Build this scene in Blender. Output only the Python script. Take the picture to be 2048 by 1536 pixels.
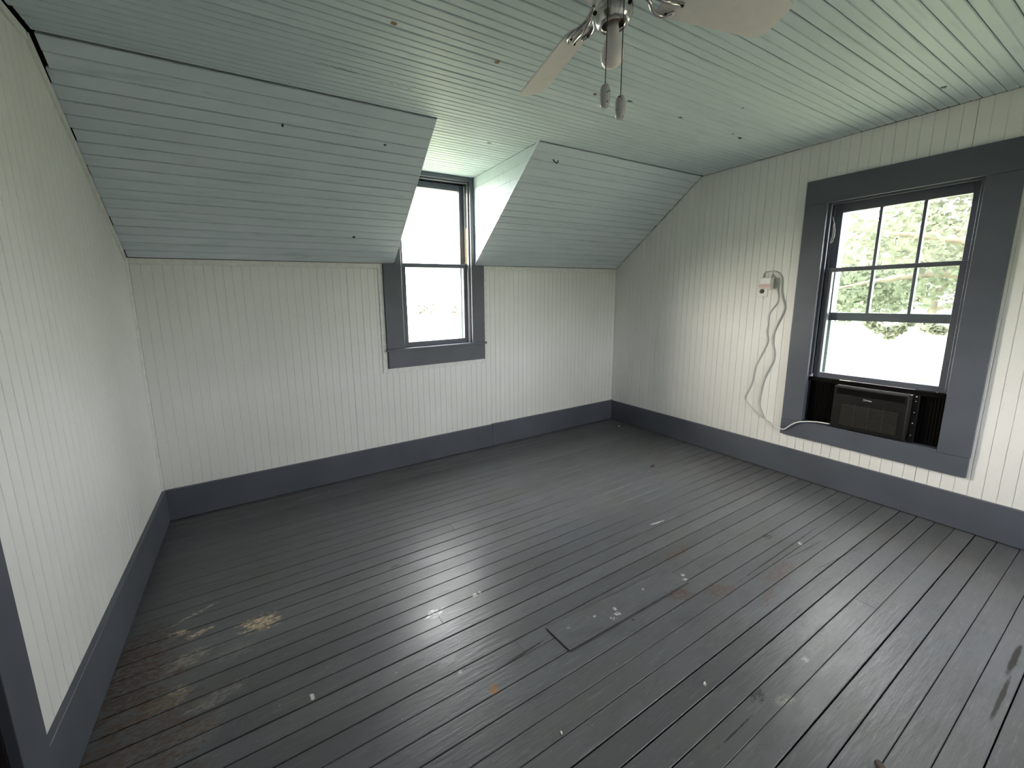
import bpy, bmesh, math, random
from mathutils import Vector, Matrix, noise

random.seed(11)
S = bpy.context.scene
for o in list(bpy.data.objects):
    bpy.data.objects.remove(o, do_unlink=True)
COL = S.collection

# ------------------------------------------------------------------ camera, light, exposure
W, H1, H2, D, B = 4.033, 1.6375, 2.3357, 0.8636, 0.2084     # room width, knee wall, ceiling, slope run, baseboard
L = 4.15                                                    # room depth (y from 0 to -L)
XD0, XD1 = 1.592, 2.297                                     # dormer cheeks
cam_d = bpy.data.cameras.new('camera')
cam = bpy.data.objects.new('camera', cam_d); COL.objects.link(cam)
cam.location = (0.6067, -2.9899, 1.3684)
cam.rotation_mode = 'XYZ'
cam.rotation_euler = (1.4071, 0.0212, -0.5072)
cam_d.sensor_fit = 'HORIZONTAL'; cam_d.sensor_width = 36.0
cam_d.lens = 785.67 / 2048 * 36.0
cam_d.shift_x = (1024 - 943.71) / 2048
cam_d.shift_y = (725.72 - 768) / 2048
cam_d.clip_start = 0.02; cam_d.clip_end = 500
S.camera = cam

world = bpy.data.worlds.new('hazy_sky'); S.world = world; world.use_nodes = True
wn = world.node_tree.nodes; bg = wn['Background']
bg.inputs['Color'].default_value = (0.985, 0.925, 0.97, 1); bg.inputs['Strength'].default_value = 1.0

sun_d = bpy.data.lights.new('sun', 'SUN'); sun = bpy.data.objects.new('sun', sun_d); COL.objects.link(sun)
sun_d.energy = 0.85; sun_d.angle = math.radians(44); sun_d.color = (1.0, 0.83, 0.68)
sun.rotation_euler = Vector((0.82, -0.54, -0.26)).to_track_quat('-Z', 'Y').to_euler()

def portal(name, loc, rot, sx, sy):
    d = bpy.data.lights.new(name, 'AREA'); d.shape = 'RECTANGLE'; d.size = sx; d.size_y = sy
    o = bpy.data.objects.new(name, d); COL.objects.link(o); o.location = loc; o.rotation_euler = rot
    d.cycles.is_portal = True
portal('window_portal', (1.95, 0.19, 1.65), (-math.pi/2, 0, 0), 0.70, 1.42)
portal('window_portal', (W + 0.19, -2.07, 1.2), (0, math.pi/2, 0), 1.56, 0.72)

portal('window_portal', (3.0, -L - 0.19, 1.04), (math.pi/2, 0, 0), 0.9, 0.96)  # portal of the added, unseen window behind the viewer

S.view_settings.view_transform = 'Standard'; S.view_settings.look = 'None'
S.view_settings.exposure = 5.12; S.view_settings.gamma = 1.0
S.view_settings.use_curve_mapping = False
S.cycles.max_bounces = 8; S.cycles.diffuse_bounces = 5; S.cycles.glossy_bounces = 3
S.cycles.transparent_max_bounces = 16
S.cycles.sample_clamp_indirect = 8.0
S.cycles.caustics_reflective = False; S.cycles.caustics_refractive = False
S.cycles.adaptive_threshold = 0.05; S.cycles.use_light_tree = False

# ------------------------------------------------------------------ material helpers
def new_mat(name):
    m = bpy.data.materials.new(name); m.use_nodes = True
    nt = m.node_tree; b = nt.nodes['Principled BSDF']
    return m, nt, b
def nd(nt, typ, **kw):
    n = nt.nodes.new(typ)
    for k, v in kw.items(): setattr(n, k, v)
    return n
def lk(nt, a, b): nt.links.new(a, b)
def mathn(nt, op, a, b=None, clamp=False):
    n = nd(nt, 'ShaderNodeMath', operation=op); n.use_clamp = clamp
    for i, v in enumerate((a, b)):
        if v is None: continue
        if isinstance(v, (int, float)): n.inputs[i].default_value = v
        else: lk(nt, v, n.inputs[i])
    return n.outputs[0]
def mixc(nt, fac, a, b, blend='MIX'):
    n = nd(nt, 'ShaderNodeMix', data_type='RGBA', blend_type=blend)
    for sock, v in ((n.inputs[0], fac), (n.inputs[6], a), (n.inputs[7], b)):
        if isinstance(v, (int, float)): sock.default_value = v
        elif isinstance(v, (tuple, list)): sock.default_value = (*v[:3], 1)
        else: lk(nt, v, sock)
    return n.outputs[2]
def ramp(nt, fac, p0, p1, c0=0.0, c1=1.0):
    n = nd(nt, 'ShaderNodeMapRange'); n.clamp = True
    lk(nt, fac, n.inputs[0]); n.inputs[1].default_value = p0; n.inputs[2].default_value = p1
    n.inputs[3].default_value = c0; n.inputs[4].default_value = c1
    return n.outputs[0]
def posn(nt): return nd(nt, 'ShaderNodeNewGeometry').outputs['Position']
def noise_t(nt, vec, scale, detail=4, rough=0.55, vscale=None):
    if vscale:
        mp = nd(nt, 'ShaderNodeMapping'); mp.inputs['Scale'].default_value = vscale
        lk(nt, vec, mp.inputs['Vector']); vec = mp.outputs[0]
    n = nd(nt, 'ShaderNodeTexNoise'); lk(nt, vec, n.inputs['Vector'])
    n.inputs['Scale'].default_value = scale; n.inputs['Detail'].default_value = detail; n.inputs['Roughness'].default_value = rough
    return n.outputs['Fac']
def bump(nt, b, h, strength=0.2, dist=0.002):
    n = nd(nt, 'ShaderNodeBump'); n.inputs['Strength'].default_value = strength; n.inputs['Distance'].default_value = dist
    lk(nt, h, n.inputs['Height']); lk(nt, n.outputs[0], b.inputs['Normal'])
def plain(name, col, rough=0.5, metal=0.0, vary=0.08, nscale=30, bumpk=0.0, spec=0.5):
    m, nt, b = new_mat(name); p = posn(nt)
    n = noise_t(nt, p, nscale, 2)
    c = mixc(nt, ramp(nt, n, 0.3, 0.7), tuple(x*(1-vary) for x in col), tuple(min(1, x*(1+vary)) for x in col))
    lk(nt, c, b.inputs['Base Color']); b.inputs['Roughness'].default_value = rough; b.inputs['Metallic'].default_value = metal
    b.inputs['Specular IOR Level'].default_value = spec
    if bumpk: bump(nt, b, n, bumpk)
    return m
def blobs(nt, col, p, items):
    """marks with their own place and outline on a surface: (x, y, rx, ry, rot, colour, alpha, raggedness, noise scale)"""
    if not items: return col
    shared = {k: mathn(nt, 'SUBTRACT', noise_t(nt, p, k, 3, 0.65, (1, 2.2, 1)), 0.5) for k in (10, 22, 45)}
    for (x, y, rx, ry, rot, c, al, rag, ns) in items:
        mp = nd(nt, 'ShaderNodeMapping', vector_type='TEXTURE')
        mp.inputs['Location'].default_value = (x, y, 0); mp.inputs['Rotation'].default_value = (0, 0, rot)
        mp.inputs['Scale'].default_value = (rx, ry, 1e4)
        lk(nt, p, mp.inputs['Vector'])
        ln = nd(nt, 'ShaderNodeVectorMath', operation='LENGTH'); lk(nt, mp.outputs[0], ln.inputs[0])
        nz = shared[min(shared, key=lambda k: abs(k - ns))]
        d = mathn(nt, 'ADD', ln.outputs['Value'], mathn(nt, 'MULTIPLY', nz, rag * 2.6))
        f = ramp(nt, d, 0.62, 1.0, al, 0.0)
        if rag >= 0.9: f = mathn(nt, 'MULTIPLY', f, ramp(nt, shared[45], -0.10, 0.06))
        col = mixc(nt, f, col, c)
    return col

# ------------------------------------------------------------------ materials
def mat_panel():
    m, nt, b = new_mat('white_panel_paint'); p = posn(nt)
    n1 = noise_t(nt, p, 1.7, 2); n2 = noise_t(nt, p, 55, 1)
    c = mixc(nt, ramp(nt, n1, 0.35, 0.7), (0.74, 0.735, 0.71), (0.79, 0.785, 0.76))
    c = mixc(nt, ramp(nt, n2, 0.62, 0.8, 0, 0.12), c, (0.45, 0.45, 0.43))
    lk(nt, c, b.inputs['Base Color']); b.inputs['Roughness'].default_value = 0.42
    b.inputs['Specular IOR Level'].default_value = 0.35
    return m
def mat_trim(name, col):
    m, nt, b = new_mat(name); p = posn(nt)
    n1 = noise_t(nt, p, 3, 2); n2 = noise_t(nt, p, 70, 2)
    c = mixc(nt, ramp(nt, n1, 0.3, 0.7), tuple(x*0.88 for x in col), tuple(x*1.1 for x in col))
    c = mixc(nt, ramp(nt, n2, 0.70, 0.78, 0, 0.35), c, tuple(x*0.5 for x in col))
    lk(nt, c, b.inputs['Base Color']); b.inputs['Roughness'].default_value = 0.45
    b.inputs['Specular IOR Level'].default_value = 0.4
    return m
BROWN = (0.16, 0.09, 0.05); BARE = (0.56, 0.44, 0.29); WHITE = (0.72, 0.72, 0.70); RED = (0.105, 0.060, 0.050); BLK = (0.012, 0.011, 0.010)
def near(items, y0, y1, x0=-1, x1=9):
    return [t for t in items if t[1] + max(t[3], t[2] * abs(math.sin(t[4]))) * 1.9 > y0 and t[1] - max(t[3], t[2] * abs(math.sin(t[4]))) * 1.9 < y1 and t[0] + t[2] * 1.9 > x0 and t[0] - t[2] * 1.9 < x1]
FLOOR_MARKS = [
    (0.505, -1.221, .085, .05, -.15, BARE, .95, .9, 22), (0.20, -1.111, .045, .018, -.3, BARE, .9, 1.1, 30),
    (0.283, -1.151, .06, .014, .3, BARE, .85, 1.2, 30), (0.26, -1.014, .09, .010, .35, (.36, .33, .28), .8, 1.0, 30),
    (0.246, -1.277, .09, .04, .1, (.30, .27, .22), .7, 1.5, 26), (0.215, -1.437, .075, .045, .2, (.33, .29, .20), .85, 1.4, 24),
    (0.346, -1.513, .10, .03, .2, (.24, .23, .21), .65, 1.5, 26), (0.32, -1.62, .10, .05, .25, (.26, .25, .23), .6, 1.9, 40),
    (0.42, -1.33, .07, .04, .2, (.2, .19, .18), .6, 1.5, 26),
    (0.10, -1.25, .13, .30, 0.05, (.075, .045, .028), .85, .9, 9), (0.16, -1.60, .20, .26, 0, (.085, .055, .038), .8, 1.0, 9),
    (1.184, -1.556, .055, .022, .25, WHITE, .95, .9, 30), (1.205, -1.552, .022, .008, .6, (.30, .30, .29), 1, .9, 40),
    (1.387, -1.555, .016, .010, .3, (.55, .55, .48), .9, .8, 60), (1.415, -1.552, .008, .010, .3, (.5, .5, .42), .9, .8, 60),
    (1.226, -1.978, .022, .022, 0, (.25, .11, .03), .85, .8, 60),
    (2.442, -1.847, .11, .03, .05, RED, .75, 1.2, 14), (2.21, -2.04, .07, .035, -.5, RED, .8, 1.1, 16),
    (2.388, -2.109, .10, .04, .1, RED, .75, 1.3, 14), (2.778, -2.181, .12, .05, .1, RED, .65, 1.4, 12),
    (2.55, -2.24, .10, .02, .1, RED, .7, 1.2, 16), (3.034, -2.01, .03, .025, 0, (.03, .027, .02), .9, .9, 30),
    (1.992, -2.453, .035, .02, 0, (.03, .028, .025), .9, 1.0, 30), (2.059, -2.505, .05, .02, -.2, (.35, .34, .26), .6, 1.5, 50),
    (2.633, -1.605, .06, .006, -.1, WHITE, .8, .8, 30), (3.113, -2.132, .02, .012, .4, WHITE, .8, 1.2, 60),
    (2.96, -2.853, .14, .009, 0, BLK, .95, .5, 16), (2.69, -2.861, .16, .007, 0, BLK, .9, .5, 16),
        (1.395, -1.915, .15, .0055, .05, BLK, .95, .5, 22), (2.95, -2.116, .50, .0045, .014, BLK, .9, .4, 22), (3.06, -2.168, .22, .0035, -.07, BLK, .8, .4, 22),
        (3.16, -2.292, .28, .0035, -.10, BLK, .75, .4, 22), (1.128, -1.168, .03, .005, 0, BLK, .9, .4, 22), (1.26, -1.463, .05, .004, 0, BLK, .9, .4, 22), (1.82, -2.476, .10, .003, 0, BLK, .8, .8, 22),
    (2.311, -1.987, .022, .012, .1, WHITE, .9, .9, 50), (2.335, -1.96, .014, .010, 0, WHITE, .9, .9, 50),
    (1.862, -1.97, .020, .012, -.4, WHITE, .85, 1.0, 50), (1.825, -1.975, .014, .012, 0, WHITE, .8, 1.0, 50),
    (1.875, -1.945, .012, .012, 0, WHITE, .8, 1.0, 50), (2.08, -1.93, .010, .008, 0, WHITE, .8, 1.0, 50),
    (1.90, -2.02, .010, .008, 0, BLK, .8, 1.0, 50),
    (1.767, -1.93, .010, .007, 0, WHITE, .8, 1.0, 50), (1.63, -1.92, .014, .008, 0, (.4, .4, .36), .7, 1.2, 50),
    (1.12, -1.80, .05, .02, .2, (.30, .30, .30), .5, 1.6, 40), (1.15, -1.86, .014, .010, 0, (.5, .5, .5), .7, 1.2, 40),
    (1.882, -2.338, .008, .006, .3, (.6, .6, .5), .9, .6, 60), (2.30, -2.47, .02, .012, 0, (.45, .45, .45), .7, 1.4, 60),
    (0.66, -1.68, .008, .016, .2, (.65, .65, .6), .9, .6, 60), (2.0, -0.85, .25, .10, 0, (.10, .095, .07), .5, 1.0, 8),
    (3.05, -2.45, .30, .20, 0, (.15, .15, .15), .45, 1.4, 10), (2.45, -2.43, .16, .06, .1, (.17, .17, .16), .55, 1.5, 18),
]

def mat_floor(items):
    m, nt, b = new_mat('grey_floor_paint'); p = posn(nt)
    rnd = nd(nt, 'ShaderNodeObjectInfo').outputs['Random']
    base = (0.108, 0.110, 0.114)
    c = mixc(nt, rnd, tuple(x*0.86 for x in base), tuple(x*1.14 for x in base))
    big = noise_t(nt, p, 1.3, 3)
    c = mixc(nt, ramp(nt, big, 0.45, 0.72, 0, 0.45), c, (0.108, 0.117, 0.134))
    big2 = noise_t(nt, p, 2.1, 4, 0.6, (1, 1.4, 1))
    c = mixc(nt, ramp(nt, big2, 0.52, 0.72, 0, 0.42), c, (0.105, 0.092, 0.080))
    grain = noise_t(nt, p, 18, 4, 0.7, (0.35, 6, 1))
    c = mixc(nt, ramp(nt, grain, 0.55, 0.75, 0, 0.55), c, (0.21, 0.21, 0.21))
    spk = noise_t(nt, p, 60, 1, 0.5)
    c = mixc(nt, ramp(nt, spk, 0.76, 0.80, 0, 0.5), c, (0.3, 0.3, 0.3))
    mot = noise_t(nt, p, 9, 4, 0.75, (0.6, 1.6, 1))
    c = mixc(nt, ramp(nt, mot, 0.50, 0.66, 0, 0.45), c, (0.075, 0.076, 0.078))
    c = mixc(nt, ramp(nt, mot, 0.36, 0.26, 0, 0.35), c, (0.19, 0.19, 0.19))
    c = blobs(nt, c, p, items)
    lk(nt, c, b.inputs['Base Color'])
    lk(nt, ramp(nt, big2, 0.3, 0.7, 0.28, 0.42), b.inputs['Roughness'])
    b.inputs['Specular IOR Level'].default_value = 0.30
    bump(nt, b, noise_t(nt, p, 26, 2, 0.6, (0.4, 3, 1)), 0.35, 0.0025)
    return m
CH = (0.20, 0.10, 0.055)
CEIL_MARKS = [(1.146, -1.490, .016, .012, .2, CH, 1, .5, 40), (1.600, -1.458, .016, .012, .1, CH, 1, .5, 40),
         (2.173, -1.451, .016, .010, .2, (.10, .06, .04), 1, .6, 40), (2.388, -1.480, .018, .010, 0, (.09, .06, .04), 1, .6, 40),
         (2.802, -1.477, .018, .012, 0, BLK, 1, .6, 40), (3.435, -1.466, .02, .014, 0, BLK, 1, .6, 40), (3.316, -1.486, .009, .008, 0, BLK, 1, .4, 40),
         (2.024, -0.705, .020, .012, 0, (.10, .10, .09), .9, .8, 40), (3.671, -2.271, .022, .014, 0, BLK, .9, .7, 40),
         (1.259, -0.188, .010, .010, 0, BLK, 1, .5, 40), (0.826, -0.721, .006, .006, 0, BLK, 1, .5, 40),
         (1.341, -0.714, .010, .006, 0, BLK, .9, .5, 40), (3.0, -1.7, .010, .008, 0, (.12, .13, .12), .8, .6, 40),
         (1.05, -1.12, .12, .012, 0, (.30, .27, .24), .7, 1.0, 20), (1.30, -1.10, .10, .012, 0, (.30, .27, .24), .7, 1.0, 20)]
def mat_ceiling(items, pale=False):
    m, nt, b = new_mat('slope_paint_lightened_for_light' if pale else 'sea_green_ceiling_paint'); p = posn(nt)
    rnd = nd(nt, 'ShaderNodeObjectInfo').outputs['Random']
    c = mixc(nt, rnd, (0.62, 0.675, 0.755), (0.66, 0.715, 0.79)) if pale else mixc(nt, rnd, (0.53, 0.605, 0.645), (0.575, 0.65, 0.69))  # pale: bluer slope tone, lightened to stand for extra light on the slopes
    n = noise_t(nt, p, 2.2, 3, 0.6, (0.6, 2.0, 1))
    c = mixc(nt, ramp(nt, n, 0.45, 0.7, 0, 0.35), c, (0.48, 0.575, 0.62))
    w = noise_t(nt, p, 9, 3, 0.65, (0.3, 3.5, 1))
    c = mixc(nt, ramp(nt, w, 0.56, 0.72, 0, 0.50), c, (0.36, 0.46, 0.49))
    c = blobs(nt, c, p, items)
    lk(nt, c, b.inputs['Base Color']); b.inputs['Roughness'].default_value = 0.55
    b.inputs['Specular IOR Level'].default_value = 0.3
    return m
def mat_glass():
    m = bpy.data.materials.new('old_window_glass'); m.use_nodes = True; nt = m.node_tree
    nt.nodes.remove(nt.nodes['Principled BSDF']); out = nt.nodes['Material Output']
    tr = nd(nt, 'ShaderNodeBsdfTransparent'); tr.inputs[0].default_value = (0.95, 0.985, 0.965, 1)
    gl = nd(nt, 'ShaderNodeBsdfGlossy'); gl.inputs['Roughness'].default_value = 0.02
    lw = nd(nt, 'ShaderNodeLayerWeight'); lw.inputs['Blend'].default_value = 0.5
    fr = mathn(nt, 'ADD', mathn(nt, 'MULTIPLY', mathn(nt, 'POWER', lw.outputs['Facing'], 5.0), 0.45), 0.025)
    mx = nd(nt, 'ShaderNodeMixShader'); lk(nt, fr, mx.inputs[0]); lk(nt, tr.outputs[0], mx.inputs[1]); lk(nt, gl.outputs[0], mx.inputs[2])
    lk(nt, mx.outputs[0], out.inputs['Surface'])
    return m
def mat_leaf(name, col):
    m = bpy.data.materials.new(name); m.use_nodes = True; nt = m.node_tree
    nt.nodes.remove(nt.nodes['Principled BSDF']); out = nt.nodes['Material Output']
    n = noise_t(nt, posn(nt), 3.0, 3)
    c = mixc(nt, ramp(nt, n, 0.3, 0.7), tuple(x*0.75 for x in col), tuple(x*1.3 for x in col))
    df = nd(nt, 'ShaderNodeBsdfDiffuse'); tl = nd(nt, 'ShaderNodeBsdfTranslucent'); mx = nd(nt, 'ShaderNodeMixShader')
    lk(nt, c, df.inputs[0]); lk(nt, c, tl.inputs[0]); mx.inputs[0].default_value = 0.4
    lk(nt, df.outputs[0], mx.inputs[1]); lk(nt, tl.outputs[0], mx.inputs[2]); lk(nt, mx.outputs[0], out.inputs['Surface'])
    return m
def mat_grass():
    m, nt, b = new_mat('lawn_grass'); p = posn(nt)
    c = mixc(nt, ramp(nt, noise_t(nt, p, 0.12, 5), 0.35, 0.65), (0.235, 0.245, 0.155), (0.275, 0.28, 0.19))
    c = mixc(nt, ramp(nt, noise_t(nt, p, 5, 4), 0.4, 0.7), c, (0.22, 0.235, 0.14))
    lk(nt, c, b.inputs['Base Color']); b.inputs['Roughness'].default_value = 0.9; b.inputs['Specular IOR Level'].default_value = 0.1
    return m
def mat_pull():
    m, nt, b = new_mat('painted_porcelain'); p = posn(nt)
    v = nd(nt, 'ShaderNodeTexVoronoi'); lk(nt, p, v.inputs['Vector']); v.inputs['Scale'].default_value = 95
    n = noise_t(nt, p, 60, 2)
    f = mathn(nt, 'MULTIPLY', ramp(nt, v.outputs['Distance'], 0.25, 0.32, 1, 0), ramp(nt, n, 0.50, 0.56))
    c = mixc(nt, v.outputs['Color'], (0.10, 0.12, 0.16), (0.25, 0.12, 0.06))
    c = mixc(nt, f, (0.62, 0.59, 0.58), c)
    lk(nt, c, b.inputs['Base Color']); b.inputs['Roughness'].default_value = 0.12
    return m
M = dict(
    panel=mat_panel(), trim=mat_trim('slate_trim_paint', (0.086, 0.095, 0.117)), glass=mat_glass(),
    void=plain('dark_void_wood', (0.018, 0.015, 0.013), 0.95, vary=.3, spec=0.1), body=plain('wall_framing', (0.20, 0.17, 0.14), 0.9),
    white=plain('white_trim_paint', (0.71, 0.71, 0.68), 0.45), black=plain('black_plastic', (0.0075, 0.007, 0.0065), 0.42, vary=.15, spec=.3),
    blackd=plain('black_vinyl', (0.0035, 0.003, 0.003), 0.8, vary=.2, spec=.08), grille=plain('black_grille', (0.034, 0.032, 0.026), 0.4, spec=.4),
    logo=plain('silver_print', (0.8, 0.8, 0.8), 0.4, vary=.01), screw=plain('bright_screw', (0.85, 0.83, 0.78), 0.35, 0.6),
    fan=plain('white_fan_enamel', (0.72, 0.67, 0.66), 0.45, vary=.03), chrome=plain('fan_polished_metal', (0.60, 0.58, 0.55), 0.18, 0.9, vary=.1),
    bulb=plain('frosted_bulb', (0.93, 0.86, 0.80), 0.18, vary=.02), ring=plain('bulb_collar', (0.34, 0.16, 0.09), 0.4),
    chain=plain('bronze_chain', (0.02, 0.018, 0.014), 0.4, 0.5), pull=mat_pull(),
    plastic=plain('white_plastic', (0.70, 0.69, 0.67), 0.35, vary=.02), pinkl=plain('pink_label', (0.62, 0.42, 0.41), 0.5, vary=.12, nscale=120),
    cord=plain('grey_white_cord', (0.55, 0.54, 0.51), 0.45, vary=.05), cordw=plain('white_cord', (0.80, 0.80, 0.80), 0.4, vary=.03),
    recept=plain('black_receptacle', (0.01, 0.009, 0.009), 0.4), bare=plain('bare_pine', (0.55, 0.38, 0.22), 0.7, vary=.2),
    green=plain('pale_green_exterior_paint', (0.38, 0.47, 0.42), 0.6, vary=.12), door=plain('dark_stained_door', (0.018, 0.013, 0.013), 0.55, vary=.3),
    knob=plain('aged_brass', (0.30, 0.22, 0.10), 0.3, 0.9), leaf=mat_leaf('maple_leaf', (0.082, 0.094, 0.068)), leafd=mat_leaf('haze_faded_leaf', (0.20, 0.205, 0.19)),  # distant haze is put into the pale grey of the far leaves
    bark=plain('grey_bark', (0.10, 0.085, 0.07), 0.9, vary=.3, nscale=8), grass=mat_grass(), track=plain('bare_track_soil', (0.03, 0.028, 0.022), 0.95),
    wood=plain('grey_chip_wood', (0.06, 0.045, 0.035), 0.8, vary=.3), plaster=plain('white_plaster_chip', (0.75, 0.74, 0.70), 0.8),
    siding=plain('white_siding', (0.7, 0.71, 0.70), 0.7),
)

_cache = {}
def floor_mat(x0, x1, y0, y1):
    it = near(FLOOR_MARKS, y0, y1, x0, x1); k = ('f',) + tuple(t[:2] for t in it)
    if k not in _cache: _cache[k] = mat_floor(it)
    return _cache[k]
def ceil_mat(x0, x1, y0, y1, pale=False):
    it = near(CEIL_MARKS, y0, y1, x0, x1); k = ('c', pale) + tuple(t[:2] for t in it)
    if k not in _cache: _cache[k] = mat_ceiling(it, pale)
    return _cache[k]

# ------------------------------------------------------------------ mesh helpers
class MB:
    def __init__(s): s.v = []; s.f = []; s.sm = []
    def quad(s, *pts, smooth=False):
        i = len(s.v); s.v += [tuple(p) for p in pts]; s.f.append(tuple(range(i, i + len(pts)))); s.sm.append(smooth); return s
    def hexa(s, lo, hi):
        """lo, hi: four points each, matching, lo ring and hi ring"""
        i = len(s.v); s.v += [tuple(p) for p in lo] + [tuple(p) for p in hi]; n = len(lo)
        s.f.append(tuple(i + k for k in reversed(range(n)))); s.f.append(tuple(i + n + k for k in range(n)))
        for k in range(n):
            a, b = k, (k + 1) % n; s.f.append((i + a, i + b, i + n + b, i + n + a))
        s.sm += [False] * (n + 2); return s
    def box(s, x0, x1, y0, y1, z0, z1):
        x0, x1 = sorted((x0, x1)); y0, y1 = sorted((y0, y1)); z0, z1 = sorted((z0, z1))
        return s.hexa([(x0, y0, z0), (x1, y0, z0), (x1, y1, z0), (x0, y1, z0)], [(x0, y0, z1), (x1, y0, z1), (x1, y1, z1), (x0, y1, z1)])
    def extrude(s, prof, a, b, fn):
        """prof: list of (p, q) closed outline; fn(t, p, q) -> point; extruded from t=a to t=b"""
        return s.hexa([fn(a, p, q) for p, q in prof], [fn(b, p, q) for p, q in prof])
    def lathe(s, prof, c, n=24, axis='Z', smooth=True):
        i0 = len(s.v)
        for r, h in prof:
            for k in range(n):
                t = 2 * math.pi * k / n; x, y = r * math.cos(t), r * math.sin(t)
                p = (x, y, h) if axis == 'Z' else (h, x, y)
                s.v.append((c[0] + p[0], c[1] + p[1], c[2] + p[2]))
        for j in range(len(prof) - 1):
            for k in range(n):
                a = i0 + j * n + k; b = i0 + j * n + (k + 1) % n
                s.f.append((a, b, b + n, a + n)); s.sm.append(smooth)
        for j in (0, len(prof) - 1):
            if prof[j][0] > 1e-6: s.f.append(tuple(i0 + j * n + k for k in range(n))); s.sm.append(False)
        return s
    def tube(s, pts, r, n=8, rr=None):
        pts = [Vector(p) for p in pts]; i0 = len(s.v); up = None
        for j, p in enumerate(pts):
            t = (pts[min(j + 1, len(pts) - 1)] - pts[max(j - 1, 0)]).normalized()
            if up is None: up = Vector((0, 0, 1)) if abs(t.z) < 0.9 else Vector((1, 0, 0))
            sd = t.cross(up).normalized(); up = sd.cross(t).normalized()
            q = rr[j] if rr else r
            for k in range(n):
                a = 2 * math.pi * k / n; s.v.append(tuple(p + sd * (q * math.cos(a)) + up * (q * math.sin(a))))
        for j in range(len(pts) - 1):
            for k in range(n):
                a = i0 + j * n + k; b = i0 + j * n + (k + 1) % n
                s.f.append((a, b, b + n, a + n)); s.sm.append(True)
        s.f.append(tuple(i0 + k for k in range(n))); s.f.append(tuple(i0 + (len(pts) - 1) * n + k for k in range(n))); s.sm += [False, False]
        return s
    def ball(s, c, r, n=6, m=4):
        return s.lathe([(max(1e-7, r * math.sin(math.pi * j / m)), -r * math.cos(math.pi * j / m)) for j in range(m + 1)], c, n)
    def build(s, name, mat, parent=None, bevel=0.0):
        me = bpy.data.meshes.new(name); me.from_pydata(s.v, [], s.f); me.materials.append(mat)
        me.polygons.foreach_set('use_smooth', s.sm)
        bm = bmesh.new(); bm.from_mesh(me)
        bmesh.ops.remove_doubles(bm, verts=bm.verts, dist=1e-6)
        bmesh.ops.recalc_face_normals(bm, faces=bm.faces)
        if bevel: bmesh.ops.bevel(bm, geom=list(bm.edges), offset=bevel, segments=1, affect='EDGES', clamp_overlap=True)
        bm.to_mesh(me); bm.free(); me.update()
        o = bpy.data.objects.new(name, me); COL.objects.link(o)
        if parent is not None:
            o.parent = parent; o.matrix_parent_inverse = Matrix.Translation(parent.location).inverted()
        return o
def catmull(pts, n=6):
    P = [Vector(p) for p in pts]; out = []
    for i in range(len(P) - 1):
        p0, p1, p2, p3 = P[max(i - 1, 0)], P[i], P[i + 1], P[min(i + 2, len(P) - 1)]
        for k in range(n):
            t = k / n
            out.append(0.5 * ((2 * p1) + (p2 - p0) * t + (2 * p0 - 5 * p1 + 4 * p2 - p3) * t * t + (3 * p1 - p0 - 3 * p2 + p3) * t ** 3))
    return out + [P[-1]]
def struct(o, label, cat):
    o['kind'] = 'structure'; o['label'] = label; o['category'] = cat; return o
def tag(o, label, cat, group=None):
    o['label'] = label; o['category'] = cat
    if group: o['group'] = group
    return o
def empty(name, loc):
    o = bpy.data.objects.new(name, None); COL.objects.link(o); o.location = loc; o.empty_display_size = 0.1; return o

# ------------------------------------------------------------------ room shell: walls
WIN1 = (1.64, 2.26, 0.985, 2.303)          # dormer window opening x0 x1 z0 z1
WIN2 = (1.745, 2.395, 0.440, 1.942)        # gable window opening, u = -y
DOOR = (1.782, 2.55, 0.0, 2.03)            # door opening on the left wall, u = -y
def gable_top(u):
    if u < D: return H1 + (H2 - H1) * u / D
    if u > L - D: return H1 + (H2 - H1) * (L - u) / D
    return H2
FR = dict(back=lambda u, z, d: (u, -d, z), right=lambda u, z, d: (W - d, -u, z), left=lambda u, z, d: (d, -u, z), front=lambda u, z, d: (u, -L + d, z))
def intervals(a, b, z0, top, holes):
    mid = (a + b) / 2; iv = [(z0, None)]
    for (h0, h1, g0, g1) in holes:
        if h0 - 1e-6 < mid < h1 + 1e-6:
            new = []
            for (p, q) in iv:
                qq = top(mid) if q is None else q
                if g0 > p + 1e-4: new.append((p, min(g0, qq)))
                if g1 < qq - 1e-4: new.append((max(p, g1), q))
            iv = new
    return iv
def wall_body(name, side, brk, top, holes, t0=0.012, t1=0.16, z0=-0.1, extra=0.0):
    fn = FR[side]; mb = MB(); brk = sorted(set(brk))
    for a, b in zip(brk[:-1], brk[1:]):
        for p, q in intervals(a, b, z0, top, holes):
            qa, qb = (top(a + 1e-5) + extra, top(b - 1e-5) + extra) if q is None else (q, q)
            mb.hexa([fn(a, p, -t1), fn(b, p, -t1), fn(b, qb, -t1), fn(a, qa, -t1)], [fn(a, p, -t0), fn(b, p, -t0), fn(b, qb, -t0), fn(a, qa, -t0)])
    return mb.build(name, M['body'])
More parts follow.
